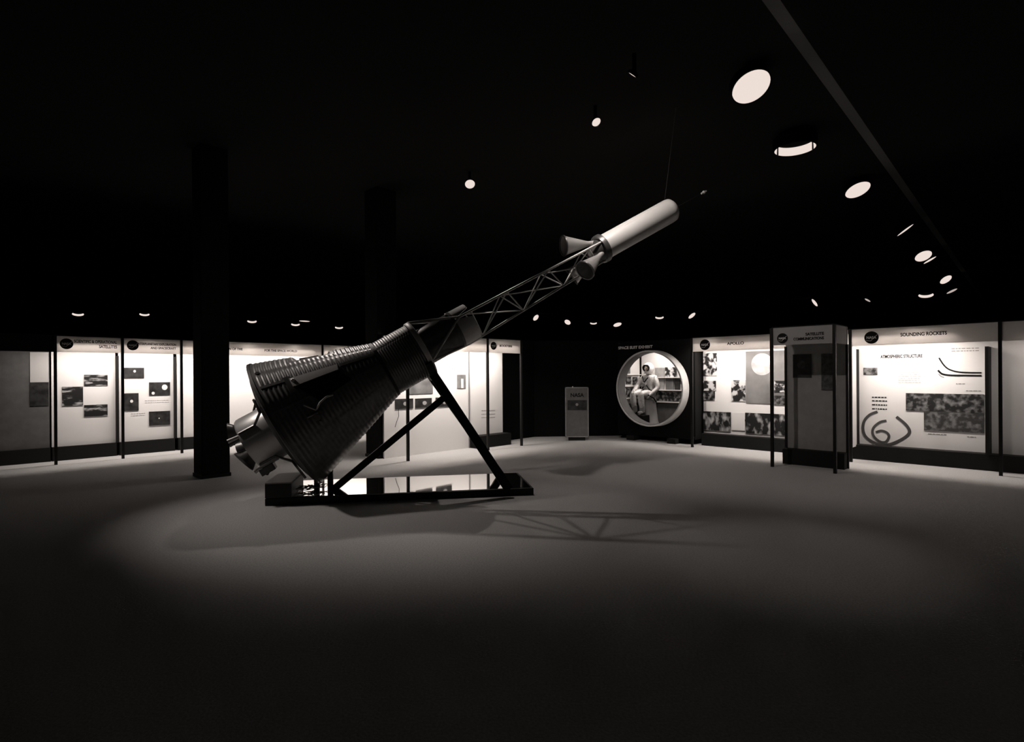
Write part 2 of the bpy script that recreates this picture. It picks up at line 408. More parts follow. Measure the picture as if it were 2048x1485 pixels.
# --- the right-hand line
RO, RA = (4.13, 12.97), -45
R1 = Bay('exhibit_bay', RO, RA, 0, 2.2, 'lit exhibit bay with a large moon photograph right of the round porthole')
a = R1.hit(1407, 780, .7)[0]; b = R1.hit(1590, 780, .7)[0]
R1.shell((a, 2.2), pl=(0, 2.2), base_front=.45)
MB().box((0, .70, .28), (a, .74, 2.19)).build('dark_opening_sheet', BLACK, R1.o)  # black sheet in place of the dark gap under the header's end
R1.emblem(1410, 690, .12); R1.title('APOLLO', 1454, 1488, 687.5, .06, py1=686.5)
for r_, m__ in (((1407, 707, 1434, 752), P_TEX), ((1407, 762, 1432, 782), P_TEX), ((1407, 783, 1430, 801), P_TEXD), ((1463, 761, 1491, 803), P_TEX),
                ((1407, 824, 1462, 862), P_FOREST), ((1491, 828, 1590, 870), P_FOREST), ((1548, 792, 1590, 811), P_TEXD)):
    R1.rect('photograph', *r_, m__)
mp = R1.rect('photograph', 1492, 702, 1590, 808, mat('grey_sky_print', .17, .6, noise=.3, scale=3))
R1.disc('moon_image', 1524.5, 729, 22, P_MOON, mp)
R1.rows(1518, 1543, (763, 798, 803), .01, mat('grey_print2', .4, .6)); R1.rows(1493, 1515, (782,), .01, MATS['grey_print2'])
R1.rect('photograph', 1549, 762, 1570, 785, P_TEX, th=.02)
lp = R1.rect('photograph', 1464, 826, 1490, 861, LINE)
R1.stroke('rocket_image', [(1468, 830), (1477, 836), (1489, 845)], .12, INK, lp)
R1.lamp(.45, 19); R1.lamp(1.35, 17); R1.lamp(2.0, 9)
R2 = Bay('exhibit_bay', RO, RA, 3.22, 5.37, 'lit exhibit bay at the right edge with curves, swirl drawing and dark maps')
a = R2.hit(1718, 780, .7)[0]
R2.shell((a-.35, 2.15), base_front=.45, poles=(True, True))
xb = R2.hit(1717, 780, .69)[0]
MB().box((xb-.01, .5, .28), (xb+.01, .72, 2.15)).build('divider', BLACK, R2.o)
R2.emblem(1743, 675.5, .115); R2.title('SOUNDING ROCKETS', 1801, 1894, 670, .065, py1=666)
R2.title('ATMOSPHERIC STRUCTURE', 1761, 1845, 713, .065, off=.7, py1=713)
R2.rect('photograph', 1727, 736, 1755, 750, P_TEXD)
R2.rows(1796, 1842, tuple(range(729, 768, 4)), .012, mat('faint_ink2', .55, .6)); R2.rows(1903, 1958, (698, 703), .012)
R2.rows(1744, 1774, (795, 802, 810, 818), .022, INK); R2.rows(1912, 1930, (768,), .01); R2.rows(1932, 1962, (782,), .01)
R2.rect('photograph', 1812, 788, 1968, 824, P_MAP); R2.rect('photograph', 1848, 826, 1968, 864, P_MAPG)
R2.rows(1856, 1893, (868,), .012); R2.rows(1934, 1952, (874,), .012)
R2.stroke('chart_curve', [(1878, 716), (1888, 731), (1900, 740), (1922, 745), (1963, 746)], .024, INK)
R2.stroke('chart_curve', [(1876, 741), (1884, 748), (1900, 751), (1930, 751.5), (1963, 752)], .03, INK)
R2.stroke('chart_curve', [(1877, 748), (1882, 753), (1888, 755)], .01, INKG)
R2.stroke('swirl_drawing', [(1755, 824), (1740, 830), (1729, 842), (1726, 858), (1731, 873), (1745, 884), (1762, 890), (1780, 889), (1800, 881), (1815, 871), (1819, 862), (1811, 849), (1793, 834)], .05, mat('dark_ink', .07, .6))
R2.stroke('swirl_drawing', [(1773, 842), (1760, 845), (1748, 855), (1745, 866), (1750, 876), (1761, 884), (1772, 884), (1778, 874), (1774, 866), (1763, 862), (1752, 865)], .045, MATS['dark_ink'])
xp = R2.hit(1972, 780, .45)[0]
MB().box((xp, .3, .28), (xp+.05, .7, 2.12)).build('divider', BLACK, R2.o)
R2.lamp(1.0, 24); R2.lamp(.12, 8)
R3 = Bay('exhibit_bay', RO, RA, 5.37, 6.6, 'dim exhibit bay beyond the right-hand lit bay, at the frame edge')
R3.shell((0, 1.23), base_front=.45, poles=(False, True)); R3.lamp(.9, 8)
# white end board between the projecting grey cabinet and the right-hand bay
RM = Bay('end_board', RO, RA, 2.25, 3.2, 'narrow white end board beside the projecting grey cabinet', cat='display board', group=None)
RM.shell((.45, .94), base_front=.45, poles=(False, False), header=True)
MB().box((.93, .05, .25), (.945, .7, 2.19)).build('side_panel', WHITE, RM.o)
RM.lamp(.55, 15)
# projecting cabinet, its unlit look put into the grey panel and header colours
RC = Bay('exhibit_cabinet', (4.69, 10.2), RA, 0, 1.02, 'projecting grey exhibit cabinet with unlit header and faded photographs', cat='exhibit cabinet', group=None)
RC.shell((.0, 1.03), base_front=.5, poles=(True, True), pm=GREY, hm=mat('unlit_header', .34, .7), end=(False, True))
RC.emblem(1565, 677, .09)
RC.title('SATELLITE', 1611, 1648, 668, .05); RC.title('COMMUNICATIONS', 1587, 1648, 677.5, .05)
cp = RC.rect('photograph', 1586, 709, 1623, 756, P_DARK); RC.disc('figure_image', 1603, 730, 8, P_FIG, cp)
RC.rect('photograph', 1643, 708, 1668, 781, P_FIG)
for x in (0.0, 1.03): MB().box((x-.02, .68, 0), (x+.02, .72, 2.19)).build('pole', BLACKS, RC.o)

# black partitions that close the corner behind the kiosk and porthole
def screen(name, a, b, h, lab):
    a = Vector((*a, 0)); b = Vector((*b, 0)); L = (b-a).length; az = math.atan2(b.y-a.y, b.x-a.x)
    o = MB().box((0, 0, 0), (L, .06, h)).build(name, VOID); o.location = a; o.rotation_euler = (0, 0, az)
    o['kind'] = 'structure'; return o
screen('wall_corner', (.6, 15.3), (3.9, 15.55), 2.6, '')
screen('wall_corner_left', (-.62, 13.95), (.6, 15.3), 2.6, '')
screen('wall_corner_right', (3.9, 15.55), (5.2, 14.25), 2.6, '')

# ------------------------------------------------------------------ kiosk
k = empty('information_stand', (1.645, 14.36, 0)); tag(k, 'small grey upright display stand left of the round porthole', 'display stand')
MB().box((-.29, 0, .09), (.29, .16, 1.36)).build('cabinet', GREYD, k, bevel=.008)
MB().box((-.21, .02, 0), (.21, .15, .09)).build('foot', BLACK, k)
MB().box((-.295, -.008, .09), (-.275, 0, 1.36)).box((.275, -.008, .09), (.295, 0, 1.36)).box((-.295, -.008, 1.34), (.295, 0, 1.36)).box((-.295, -.008, .09), (.295, 0, .11)).build('edge_trim', GREY, k)
kp = MB().box((-.24, -.01, .78), (.25, 0, 1.03)).build('photograph', P_DARK, k)
MB().lathe([(0, 0), (0, .035), (.004, .035), (.004, 0)], (0.0, -.014, .92), (0, 1, 0), 20).build('planet_image', GREY, kp)
text('lettering', 'NASA', k, -.16, -.004, 1.16, .34, .10, INK)
MB().lathe([(0, 0), (0, .02), (.02, .012), (.025, 0)], (-.1, .05, 1.36), (0, 0, 1), 16).build('push_button', LINE, k)
spot('ceiling_and_fill_spot', (1.2, 10.5, MOUTH), (1.9, 13.6, .3), 150, 44, 1, .12)  # added fill towards stand and porthole, no can hangs there

# ------------------------------------------------------------------ round porthole display
PA = math.radians(-45); pe = Vector((math.cos(PA), math.sin(PA), 0)); pn = Vector((-math.sin(PA), math.cos(PA), 0))
pc = at(1308, 777, 14.1); PR = .935
po = empty('porthole_display', (pc.x, pc.y, 0), (0, 0, PA)); tag(po, 'black display case with a large round lit porthole', 'display case')
zc = pc.z
# front board with a round hole
def ringplate(mb, R, W, z0, z1, y0, y1, n=64):
    cor = [(-W, z0), (W, z0), (W, z1), (-W, z1)]
    for y in (y0, y1):
        pass
    ang = [2*PI*i/n for i in range(n)]
    def outer(a):
        c, s_ = math.cos(a), math.sin(a); k_ = 1e9
        if abs(c) > 1e-6: k_ = min(k_, W/abs(c))
        if s_ > 1e-6: k_ = min(k_, (z1-zc)/s_)
        if s_ < -1e-6: k_ = min(k_, (zc-z0)/-s_)
        return (c*k_, zc+s_*k_)
    V = [[mb.b.verts.new((R*math.cos(a), y, zc+R*math.sin(a))) for a in ang] for y in (y0, y1)]
    O = [[mb.b.verts.new((outer(a)[0], y, outer(a)[1])) for a in ang] for y in (y0, y1)]
    for i in range(n):
        j = (i+1) % n
        mb.b.faces.new((V[0][i], V[0][j], O[0][j], O[0][i])); mb.b.faces.new((V[1][j], V[1][i], O[1][i], O[1][j]))
        mb.b.faces.new((V[0][i], V[1][i], V[1][j], V[0][j])); mb.b.faces.new((O[0][j], O[1][j], O[1][i], O[0][i]))
m_ = MB(); ringplate(m_, PR+.012, 1.08, .12, 2.52, 0, .04); m_.build('front_board', VOID, po)
MB().lathe([(-.27, PR-.035), (-.28, PR-.02), (-.28, PR-.005), (-.27, PR+.005), (.04, PR+.011), (.04, PR-.035)], (0, 0, zc), (0, 1, 0), 72, closed=True).build('porthole_rim', CREAM, po, smooth=True)
MB().lathe([(-.262, PR-.036), (-.262, PR-.045), (.06, PR-.045), (.06, PR-.036)], (0, 0, zc), (0, 1, 0), 72, closed=True).build('rim_lining', GREYD, po, smooth=True)
MB().box((-1.08, .04, .12), (-1.05, 1.05, 2.52)).box((1.05, .04, .12), (1.08, 1.05, 2.52)).box((-1.05, .04, 2.49), (1.05, 1.05, 2.52)).box((-1.05, .04, .12), (1.05, 1.05, .15)).build('case_box', BLACK, po)
MB().box((-1.05, 1.02, .15), (1.05, 1.05, 2.49)).build('back_board', CREAM, po)
for x in (-.60, .55): MB().box((x-.11, -.16, 0), (x+.11, .55, .12)).build('foot', BLACK, po)
text('lettering', 'SPACE SUIT EXHIBIT', po, -1.05, -.004, 2.37, 1.02, .075, mat('sign_letters', .8, .6))
def pbox(name, px0, py0, px1, py1, y0, y1, m, z=None):   # a piece inside the case, measured on its front face
    base = Vector((pc.x, pc.y, 0))
    def h(px, py):
        u, v = uv(px, py); d = Vector((u, 1, v)); o = Vector((0, 0, EYE)); k_ = ((base-o).dot(pn)+y0)/d.dot(pn); q = o+d*k_-base
        return q.dot(pe), q.z
    a0, z0_ = h(px0, (py0+py1)/2)[0], h((px0+px1)/2, py1)[1]; a1, z1_ = h(px1, (py0+py1)/2)[0], h((px0+px1)/2, py0)[1]
    return MB().box((a0, y0, z0_), (a1, y1, z1_)).build(name, m, po)
pbox('photograph', 1310, 736, 1328, 780, .99, 1.02, mat('mid_grey_print', .30, .6, noise=.2, scale=12))
pbox('photograph', 1331, 757, 1347, 780, .985, 1.02, P_GREY); pbox('photograph', 1349, 757, 1359, 780, .985, 1.02, P_DARK)
pbox('photograph', 1330, 735, 1352, 755, .985, 1.02, P_TEX)
pbox('photograph', 1312, 783, 1361, 803, .985, 1.02, P_TEXD)
pbox('photograph', 1236, 760, 1250, 779, .985, 1.02, P_TEXD); pbox('photograph', 1253, 764, 1268, 779, .985, 1.02, P_TEXD)
pbox('photograph', 1234, 782, 1258, 803, .985, 1.02, P_TEXD)
pbox('photograph', 1238, 738, 1262, 758, .985, 1.02, mat('mid_grey_print', .3))
pbox('photograph', 1226, 806, 1390, 850, .98, 1.02, GREYD)
for py in (755.5, 780.5, 804): pbox('shelf_edge', 1225, py-.6, 1385, py+.8, .93, 1.02, WHITE)
MB().box((-1.05, .05, .15), (-1.03, 1.02, 2.49)).build('side_board', CREAM, po)
for y0, z0, y1, z1, m__ in ((.30, 1.42, .55, 1.62, P_TEXD), (.62, 1.40, .85, 1.60, P_TEXD), (.30, 1.08, .75, 1.32, P_TEXD), (.22, 1.70, .5, 1.95, P_GREY), (.1, .2, 1.0, .9, GREYD)):
    MB().box((-1.03, y0, z0), (-1.015, y1, z1)).build('photograph', m__, po)
for z0 in (1.02, 1.35, 1.66): MB().box((-1.03, .1, z0), (-.99, 1.0, z0+.015)).build('shelf_edge', WHITE, po)
MB().ball((.25, .9, 1.93), .12).build('globe_model', P_TEX, po, smooth=True)
pl = bpy.data.lights.new('case_lamp', 'AREA'); pl.energy = 26; pl.size = .9; pl.size_y = .3; pl.shape = 'RECTANGLE'; pl.color = WARM
plo = bpy.data.objects.new('case_lamp', pl); COL.objects.link(plo); plo.parent = po; plo.location = (-.1, .5, 2.46)

# ------------------------------------------------------------------ the astronaut figure inside the case
def figure():
    root = empty('seated_astronaut', (0, 0, 0))
    tag(root, 'person in a silver space suit and white helmet, seated inside the round porthole', 'person')
    V = []; R = []; E = []
    def v(p, r): V.append(Vector(p)); R.append(r); return len(V)-1
    def chain(i0, *pts):
        for p, r in pts:
            j = v(p, r); E.append((i0, j)); i0 = j
        return i0
    pel = v((0, 0, .02), .165)
    belly = chain(pel, ((.0, 0, .16), .155)); chest = chain(belly, ((.02, 0, .34), .17)); neck = chain(chest, ((.03, 0, .50), .085), ((.035, 0, .56), .075))
    hands = []
    for sgn, sh, el, wr in ((1, (.0, .20, .42), (-.02, .29, .16), (.17, .24, .02)), (-1, (.03, -.20, .42), (.17, -.28, .19), (.38, -.17, .10))):
        h = chain(chest, (sh, .092), (el, .072), (wr, .052))
        d = (Vector(wr)-Vector(el)).normalized(); side = Vector((-d.y, d.x, 0)).normalized()*sgn
        palm = chain(h, (Vector(wr)+d*.07, .042))
        P = V[palm]
        for k in range(4):
            off = side*(-.033+.022*k); L = (.055, .068, .064, .05)[k]
            chain(palm, (P+off+d*.035, .012), (P+off+d*(.035+L*.55)+Vector((0, 0, -.012)), .0105), (P+off+d*(.03+L*.8)+Vector((0, 0, -.045)), .009))
        hp = V[h]+d*.02
        chain(h, (hp-side*.05+Vector((0, 0, .0)), .014), (hp-side*.062+d*.045+Vector((0, 0, -.02)), .011))
    for sgn in (1, -1):
        chain(pel, ((.06, .11*sgn, -.02), .13), ((.25, .14*sgn, .02), .115), ((.46, .15*sgn, .0), .092),
              ((.44, .145*sgn, -.22), .082), ((.40, .14*sgn, -.42), .06), ((.42, .14*sgn, -.475), .052), ((.56, .16*sgn, -.485), .045))
    me = bpy.data.meshes.new('suit_body'); me.from_pydata(V, E, []); ob = bpy.data.objects.new('suit_tmp', me); COL.objects.link(ob)
    s = ob.modifiers.new('skin', 'SKIN'); s.use_smooth_shade = True
    for i, sv in enumerate(me.skin_vertices[0].data): sv.radius = (R[i], R[i]); sv.use_root = (i == 0)
    ss = ob.modifiers.new('sub', 'SUBSURF'); ss.levels = 2; ss.render_levels = 2
    dg = bpy.context.evaluated_depsgraph_get(); m2 = bpy.data.meshes.new_from_object(ob.evaluated_get(dg)); bpy.data.objects.remove(ob)
    m2.materials.clear(); m2.materials.append(SUIT)
    for p in m2.polygons: p.use_smooth = True
    b = bpy.data.objects.new('suit_body', m2); COL.objects.link(b); b.parent = root
    # head inside the helmet: face, then shell, visor edge, ear cups
    hd = MB().ball((.055, 0, .665), .098, (1, .85, 1.18)).ball((.155, 0, .655), .018, (1, .7, 1.3)).ball((.135, .034, .69), .012).ball((.135, -.034, .69), .012)
    hd.ball((.14, 0, .61), .02, (.6, 1.3, .4)).ball((.04, .085, .66), .024, (.8, .4, 1.2)).ball((.04, -.085, .66), .024, (.8, .4, 1.2))
    hd.build('head', mat('skin', (.38, .31, .27), .6), root, smooth=True)
    hb = MB(); bm = hb.b
    hb.ball((.035, 0, .68), .15, (1, .93, 1.03), 32, 24)
    kill = [f for f in bm.faces if (lambda c: c.x > .12 and .60 < c.z < .77 and abs(c.y) < .115)(f.calc_center_median())]
    bmesh.ops.delete(bm, geom=kill, context='FACES')
    hb.build('helmet', mat('white_helmet', .8, .3), root, smooth=True)
    MB().path([(.125, .12*math.cos(a), .69+.088*math.sin(a)) for a in [2*PI*i/24 for i in range(25)]], .012).build('visor_frame', BLACKS, root)
    MB().lathe([(0, .10), (.0, .125), (.03, .125), (.03, .10)], (.035, 0, .535), (0, 0, 1), 28, closed=True).build('neck_ring', ALLOY, root, smooth=True)
    MB().path([(.15, .10, .44), (.19, .02, .33), (.17, -.06, .22), (.14, -.14, .10)], .016).build('harness_strap', BLACK, root)
    MB().path([(.14, -.11, .46), (.19, -.02, .33), (.17, .07, .22), (.13, .15, .10)], .016).build('harness_strap', BLACK, root)
    MB().path([(.17*math.cos(a), .17*math.sin(a), .10) for a in [2*PI*i/24 for i in range(25)]], .018).build('belt', BLACK, root)
    MB().box((.14, -.05, .2), (.22, .06, .3)).build('chest_unit', GREY, root, bevel=.01)
    MB().path([(.2, .05, .22), (.32, .1, .12), (.3, .22, .0), (.15, .3, -.1), (.02, .26, -.2)], .02).build('air_hose', BLACKS, root, smooth=True)
    for sg in (1, -1):
        MB().ball((.47, .15*sg, -.47), .075, (1.35, .72, .65)).tube((.40, .14*sg, -.46), (.41, .14*sg, -.30), .07, .075).build('boot', mat('grey_boot', .30, .5), root, smooth=True)
    return root
fg = figure()
_u, _v = uv(1299, 790); _d = Vector((_u, 1, _v)); _b = Vector((pc.x, pc.y, 0)); _o = Vector((0, 0, EYE))
hip = _o+_d*(((_b-_o).dot(pn)+.68)/_d.dot(pn)); hip.z = 1.155
fg.location = hip; fg.rotation_euler = (0, 0, math.atan2(-.52, -.85))
fdir = Vector((-.85, -.52, 0)).normalized()
st = empty('pedestal_seat', (hip.x, hip.y, .15)); tag(st, 'white tapering pedestal seat under the suited astronaut figure', 'seat')
MB().lathe([(0, 0), (0, .33), (.30, .22), (.80, .16), (.84, .18), (.86, .18), (.86, 0)], (0, 0, 0), (0, 0, 1), 36).build('pedestal', CREAM, st, smooth=True)
fb = hip+fdir*.43
bx = MB().box((-.25, -.15, 0), (.25, .17, .47)).build('foot_block', BLACK, None, bevel=.01); bx.location = (fb.x, fb.y, .15); bx.rotation_euler = (0, 0, PA)
tag(bx, 'black footrest block under the boots of the seated astronaut', 'footrest')

# ------------------------------------------------------------------ spacecraft with escape tower
AZ, EL = math.radians(15.7), math.radians(29.43)
SB = Vector((-3.126, 7.818, 1.031))
craft = empty('space_capsule', SB, (0, -EL, AZ))
tag(craft, 'dark ribbed conical space capsule with lattice escape tower, tilted up on its stand', 'spacecraft')
def rad(s): return .945-(.945-.42)*s/1.53
def pol(s, r, a): a = math.radians(a); return Vector((s, r*math.sin(a), r*math.cos(a)))
# conical body: beaded shingles, smooth strips between
prof = []; N = 190
for i in range(N+1):
    s = 1.53*i/N; prof.append((s, rad(s)))
def bead(t, r, a):
    deg = math.degrees(a) % 360
    seam = min(abs((deg % 36)-18), 99)          # 0 in mid-shingle, 18 at the seam
    k = max(0, min(1, (17-seam)/2.2))
    d3 = deg-360 if deg > 180 else deg
    if -88 < d3 < 28 and .46 < t < 1.04: k = 0      # smooth hatch field
    if t < .05 or t > 1.5: k = 0
    w_ = max(0, min(1, (t-.52)/.05))*max(0, min(1, (.99-t)/.07))*max(0, min(1, (d3+58)/6))*max(0, min(1, (24-d3)/8))
    return r-.075*w_+.008*k*(.5-.5*math.cos(2*PI*t/.056))**1.0
prof2 = [(-.03, .90), (-.012, .935), (0, .945)]+prof[1:]+[(1.53, .40)]
MB().lathe(prof2, n=200, mod=bead).build('conical_body', STEEL, craft, smooth=True)
MB().lathe([(-.17, 0), (-.165, .2), (-.145, .42), (-.11, .64), (-.065, .80), (-.03, .885), (-.005, .925), (-.02, .90)], n=72).build('heat_shield', SHIELD, craft, smooth=True)
MB().lathe([(-.012, .94), (-.012, .956), (.02, .951), (.02, .935)], n=96, closed=True).build('shield_ring', STEELS, craft, smooth=True)
# recovery compartment: ribbed cylinder
prof = [(1.53, .385), (1.53, .41)]
n_ = 110
for i in range(1, n_): prof.append((1.53+.58*i/n_, .412))
prof += [(2.11, .41), (2.11, .38)]
def bead2(t, r, a):
    deg = math.degrees(a) % 360; k = max(0, min(1, (21-min(abs((deg % 45)-22.5), 99))/2.5))
    if t < 1.56 or t > 2.08: return r
    return r+.005*k*(.5-.5*math.cos(2*PI*t/.036))
MB().lathe(prof, n=160, mod=bead2).build('recovery_section', STEEL, craft, smooth=True)
MB().lathe([(1.50, .42), (1.50, .432), (1.545, .425), (1.545, .41)], n=72, closed=True).build('joint_ring', BLACKS, craft)
MB().lathe([(2.085, .39), (2.085, .432), (2.10, .438), (2.15, .438), (2.16, .43), (2.16, .39)], n=72, closed=True).build('tower_ring', MOTOR, craft, smooth=True)
# antenna canister with its open rim
MB().lathe([(2.13, 0), (2.13, .275), (2.72, .275), (2.72, 0)], n=64).build('antenna_canister', STEEL, craft, smooth=True)
m_ = MB(); rr = []
for k_ in range(120):            # skirt with a notch where each tower leg passes
    a = 3*k_; dd = min(abs((a-b_+180) % 360-180) for b_ in (60, 180, 300)); L = .03+.27*min(1, dd/17)
    rr.append([m_.b.verts.new(pol(2.70, .287, a)), m_.b.verts.new(pol(2.70+L, .283, a)), m_.b.verts.new(pol(2.70+L, .273, a)), m_.b.verts.new(pol(2.70, .275, a))])
for k_ in range(120):
    A, B = rr[k_], rr[(k_+1) % 120]
    for j in range(4): m_.b.faces.new((A[j], B[j], B[(j+1) % 4], A[(j+1) % 4]))
m_.build('canister_skirt', MOTOR, craft, smooth=True)
MB().lathe([(2.70, .27), (2.70, .292), (2.74, .292), (2.74, .27)], n=64, closed=True).build('canister_rim', STEEL, craft)
# hatch window: dark glazed panel with a rim made pale for its gleam
def patch(mb, corners, dr, th, nu=14, nv=14, tilt=0):
    (s0, a0), (s1, a1), (s2, a2), (s3, a3) = corners; G = []
    for lay in (0, 1):
        g = []
        for i in range(nu+1):
            row = []
            for j in range(nv+1):
                u, v = i/nu, j/nv
                s = (1-u)*(1-v)*s0+u*(1-v)*s1+u*v*s2+(1-u)*v*s3; a = (1-u)*(1-v)*a0+u*(1-v)*a1+u*v*a2+(1-u)*v*a3
                row.append(mb.b.verts.new(pol(s, rad(s)+dr+(th if lay else 0), a)))
            g.append(row)
        G.append(g)
    for i in range(nu):
        for j in range(nv):
            mb.b.faces.new((G[1][i][j], G[1][i+1][j], G[1][i+1][j+1], G[1][i][j+1])); mb.b.faces.new((G[0][i][j], G[0][i][j+1], G[0][i+1][j+1], G[0][i+1][j]))
    for i in range(nu):
        for j in (0, nv): mb.b.faces.new((G[0][i][j], G[0][i+1][j], G[1][i+1][j], G[1][i][j]))
    for j in range(nv):
        for i in (0, nu): mb.b.faces.new((G[0][i][j], G[0][i][j+1], G[1][i][j+1], G[1][i][j]))
    return mb
patch(MB(), ((.43, -63), (.97, -62), (1.07, -80), (.60, -86)), -.01, .03).build('hatch_window', GLASS, craft, smooth=True)
patch(MB(), ((.40, -53), (1.0, -53), (.98, -61), (.40, -62.5)), -.03, .055).build('hatch_sill_gleam', MOTOR, craft, smooth=True)  # gleam along the hatch's upper edge put into this sill's pale colour
patch(MB(), ((.60, -40), (.92, -40), (.92, -50), (.60, -50)), -.085, .03).build('access_panel', STEELS, craft, smooth=True)
patch(MB(), ((.60, -6), (.84, -6), (.84, -24), (.60, -24)), -.085, .05).build('observation_window', GLASS, craft, smooth=True)
patch(MB(), ((.34, -50), (.42, -50), (.42, -68), (.34, -68)), -.01, .03).build('hatch_edge', STEELS, craft)
patch(MB(), ((.06, -76.5), (1.5, -76.5), (1.5, -78), (.06, -78)), -.01, .026, 24, 2).build('seam_strip', STEEL, craft)
patch(MB(), ((.06, -52), (.36, -52), (.36, -54.5), (.06, -54.5)), -.01, .024, 12, 2).build('seam_strip', STEEL, craft)
patch(MB(), ((1.02, -53), (1.48, -53), (1.48, -57), (1.02, -57)), -.01, .024, 12, 2).build('seam_strip', STEEL, craft)
MB().ball(pol(.43, rad(.43)+.02, -56), .028).build('hatch_knob', ALLOY, craft, smooth=True)
MB().lathe([(0, 0), (0, .028), (.014, .028), (.014, 0)], pol(.09, rad(.09)-.002, -35), pol(0.33, .945, -35), 20).build('thruster_port', INK, craft)
# small fittings under the window
p0 = pol(.46, rad(.46)+.03, -90); m_ = MB()
m_.tube(pol(.40, rad(.4)+.02, -82), pol(.50, rad(.5)+.05, -91), .011).path([pol(.50, rad(.5)+.05, -91), pol(.58, rad(.58)+.07, -87), pol(.68, rad(.68)+.05, -85), pol(.76, rad(.76)+.02, -86)], .012)
m_.tube(pol(.36, rad(.36)+.02, -93), pol(.50, rad(.5)+.04, -94), .010)
m_.build('periscope_arm', ALLOY, craft, smooth=True)
m_ = MB(); m_.tube(pol(.46, rad(.46)-.01, -97), pol(.46, rad(.46)+.06, -97), .045).tube(pol(.53, rad(.53)-.01, -95), pol(.53, rad(.53)+.05, -95), .03).ball(pol(.47, rad(.47)+.03, -101.5), .018)
m_.build('periscope_housing', STEELS, craft, smooth=True)
# retro pack
rp = MB().lathe([(-.09, 0), (-.09, .33), (-.14, .375), (-.52, .375), (-.545, .36), (-.545, 0)], n=56).build('retro_pack', ALLOY, craft, smooth=True)
for a in (-15, -130, 100):
    c = pol(-.47, .16, a); q = pol(-.75, .28, a)
    MB().lathe([(0, .08), (.03, .085), (.10, .10), (.23, .165), (.22, .155), (.09, .09), (0, .07)], c, (q-c), 28, closed=True).build('retro_nozzle', STEELS, rp, smooth=True)
for a in (20, -60, -140, 140):
    m_ = MB(); m_.path([pol(-.07, .93, a), pol(-.13, .60, a), pol(-.30, .385, a), pol(-.52, .385, a)], .018, 6); m_.build('retro_strap', STEELS, rp)
for a in (-62, -188):
    MB().tube(pol(-.50, .33, a), pol(-.68, .37, a), .026, .03).build('posigrade_nozzle', ALLOY, rp, smooth=True)
MB().box((-.60, -.12, -.46), (-.40, .06, -.36)).build('junction_box', STEELS, rp, bevel=.01)
MB().tube(pol(-.42, .36, 175), pol(-.58, .46, 172), .045, .045).build('drain_outlet', STEELS, rp, smooth=True)
# escape tower
tower = empty('escape_tower', (0, 0, 0)); tower.parent = craft
LR = .285; ANG = (-60, 60, 180); S0, S1 = 2.80, 5.46
for a in ANG:
    MB().tube(pol(S0, LR, a), pol(S1, LR*.66, a), .019).build('longeron', TUBE, tower, smooth=True)
    m_ = MB()
    for da in (-60, 60): m_.tube(pol(2.15, .425, a+da*.98), pol(S0+.02, LR, a), .019)
    m_.build('base_strut', TUBE, tower, smooth=True)
def lr(s): return LR+(LR*.66-LR)*(s-S0)/(S1-S0)
up = (3.02, 3.65, 4.41, 5.19); lo = (3.05, 3.81, 4.59, 5.30)
for A_ in (-60, 60):
    m_ = MB()
    for i in range(4):
        m_.tube(pol(up[i], lr(up[i]), A_), pol(lo[i], lr(lo[i]), 180), .011, n=8)
        if i < 3:
            m_.tube(pol(up[i+1], lr(up[i+1]), A_), pol(lo[i], lr(lo[i]), 180), .011, n=8)
            if A_ > 0: m_.tube(pol(up[i], lr(up[i]), A_), pol(lo[i+1], lr(lo[i+1]), 180), .010, n=8)
    m_.build('cross_brace', TUBE, tower)
m_ = MB()
for i in range(4):
    m_.tube(pol(up[i], lr(up[i]), -60), pol(up[i], lr(up[i]), 60), .011, n=8)
    if i < 3: m_.tube(pol(up[i], lr(up[i]), -60 if i % 2 else 60), pol(up[i+1], lr(up[i+1]), 60 if i % 2 else -60), .010, n=8)
m_.build('cross_brace', TUBE, tower)
# escape rocket
rk = MB().lathe([(5.47, 0), (5.47, .20), (6.86, .20), (6.92, .192), (6.955, .16), (6.965, 0)], n=56).build('rocket_motor', MOTOR, craft, smooth=True)
MB().lathe([(5.42, .19), (5.42, .228), (5.45, .235), (5.50, .235), (5.52, .205), (5.52, .19)], n=56, closed=True).build('motor_flange', STEELS, rk, smooth=True)
MB().lathe([(5.24, 0), (5.24, .11), (5.42, .19), (5.42, 0)], n=40).build('nozzle_manifold', STEELS, rk, smooth=True)
for a in (0, -120, 120):
    c = pol(5.37, .14, a); q = pol(4.90, .33, a)
    MB().lathe([(0, .045), (.08, .042), (.14, .055), (.30, .10), (.50, .155), (.505, .15), (.30, .09), (.12, .04), (0, .03)], c, (q-c), 32, closed=True).build('escape_nozzle', ALLOY, rk, smooth=True)
    MB().lathe([(.495, .148), (.495, .166), (.515, .166), (.515, .148)], c, (q-c), 32, closed=True).build('nozzle_lip', STEELS, rk)
MB().tube((6.96, 0, 0), (7.02, 0, 0), .03).build('end_fitting', STEELS, rk)

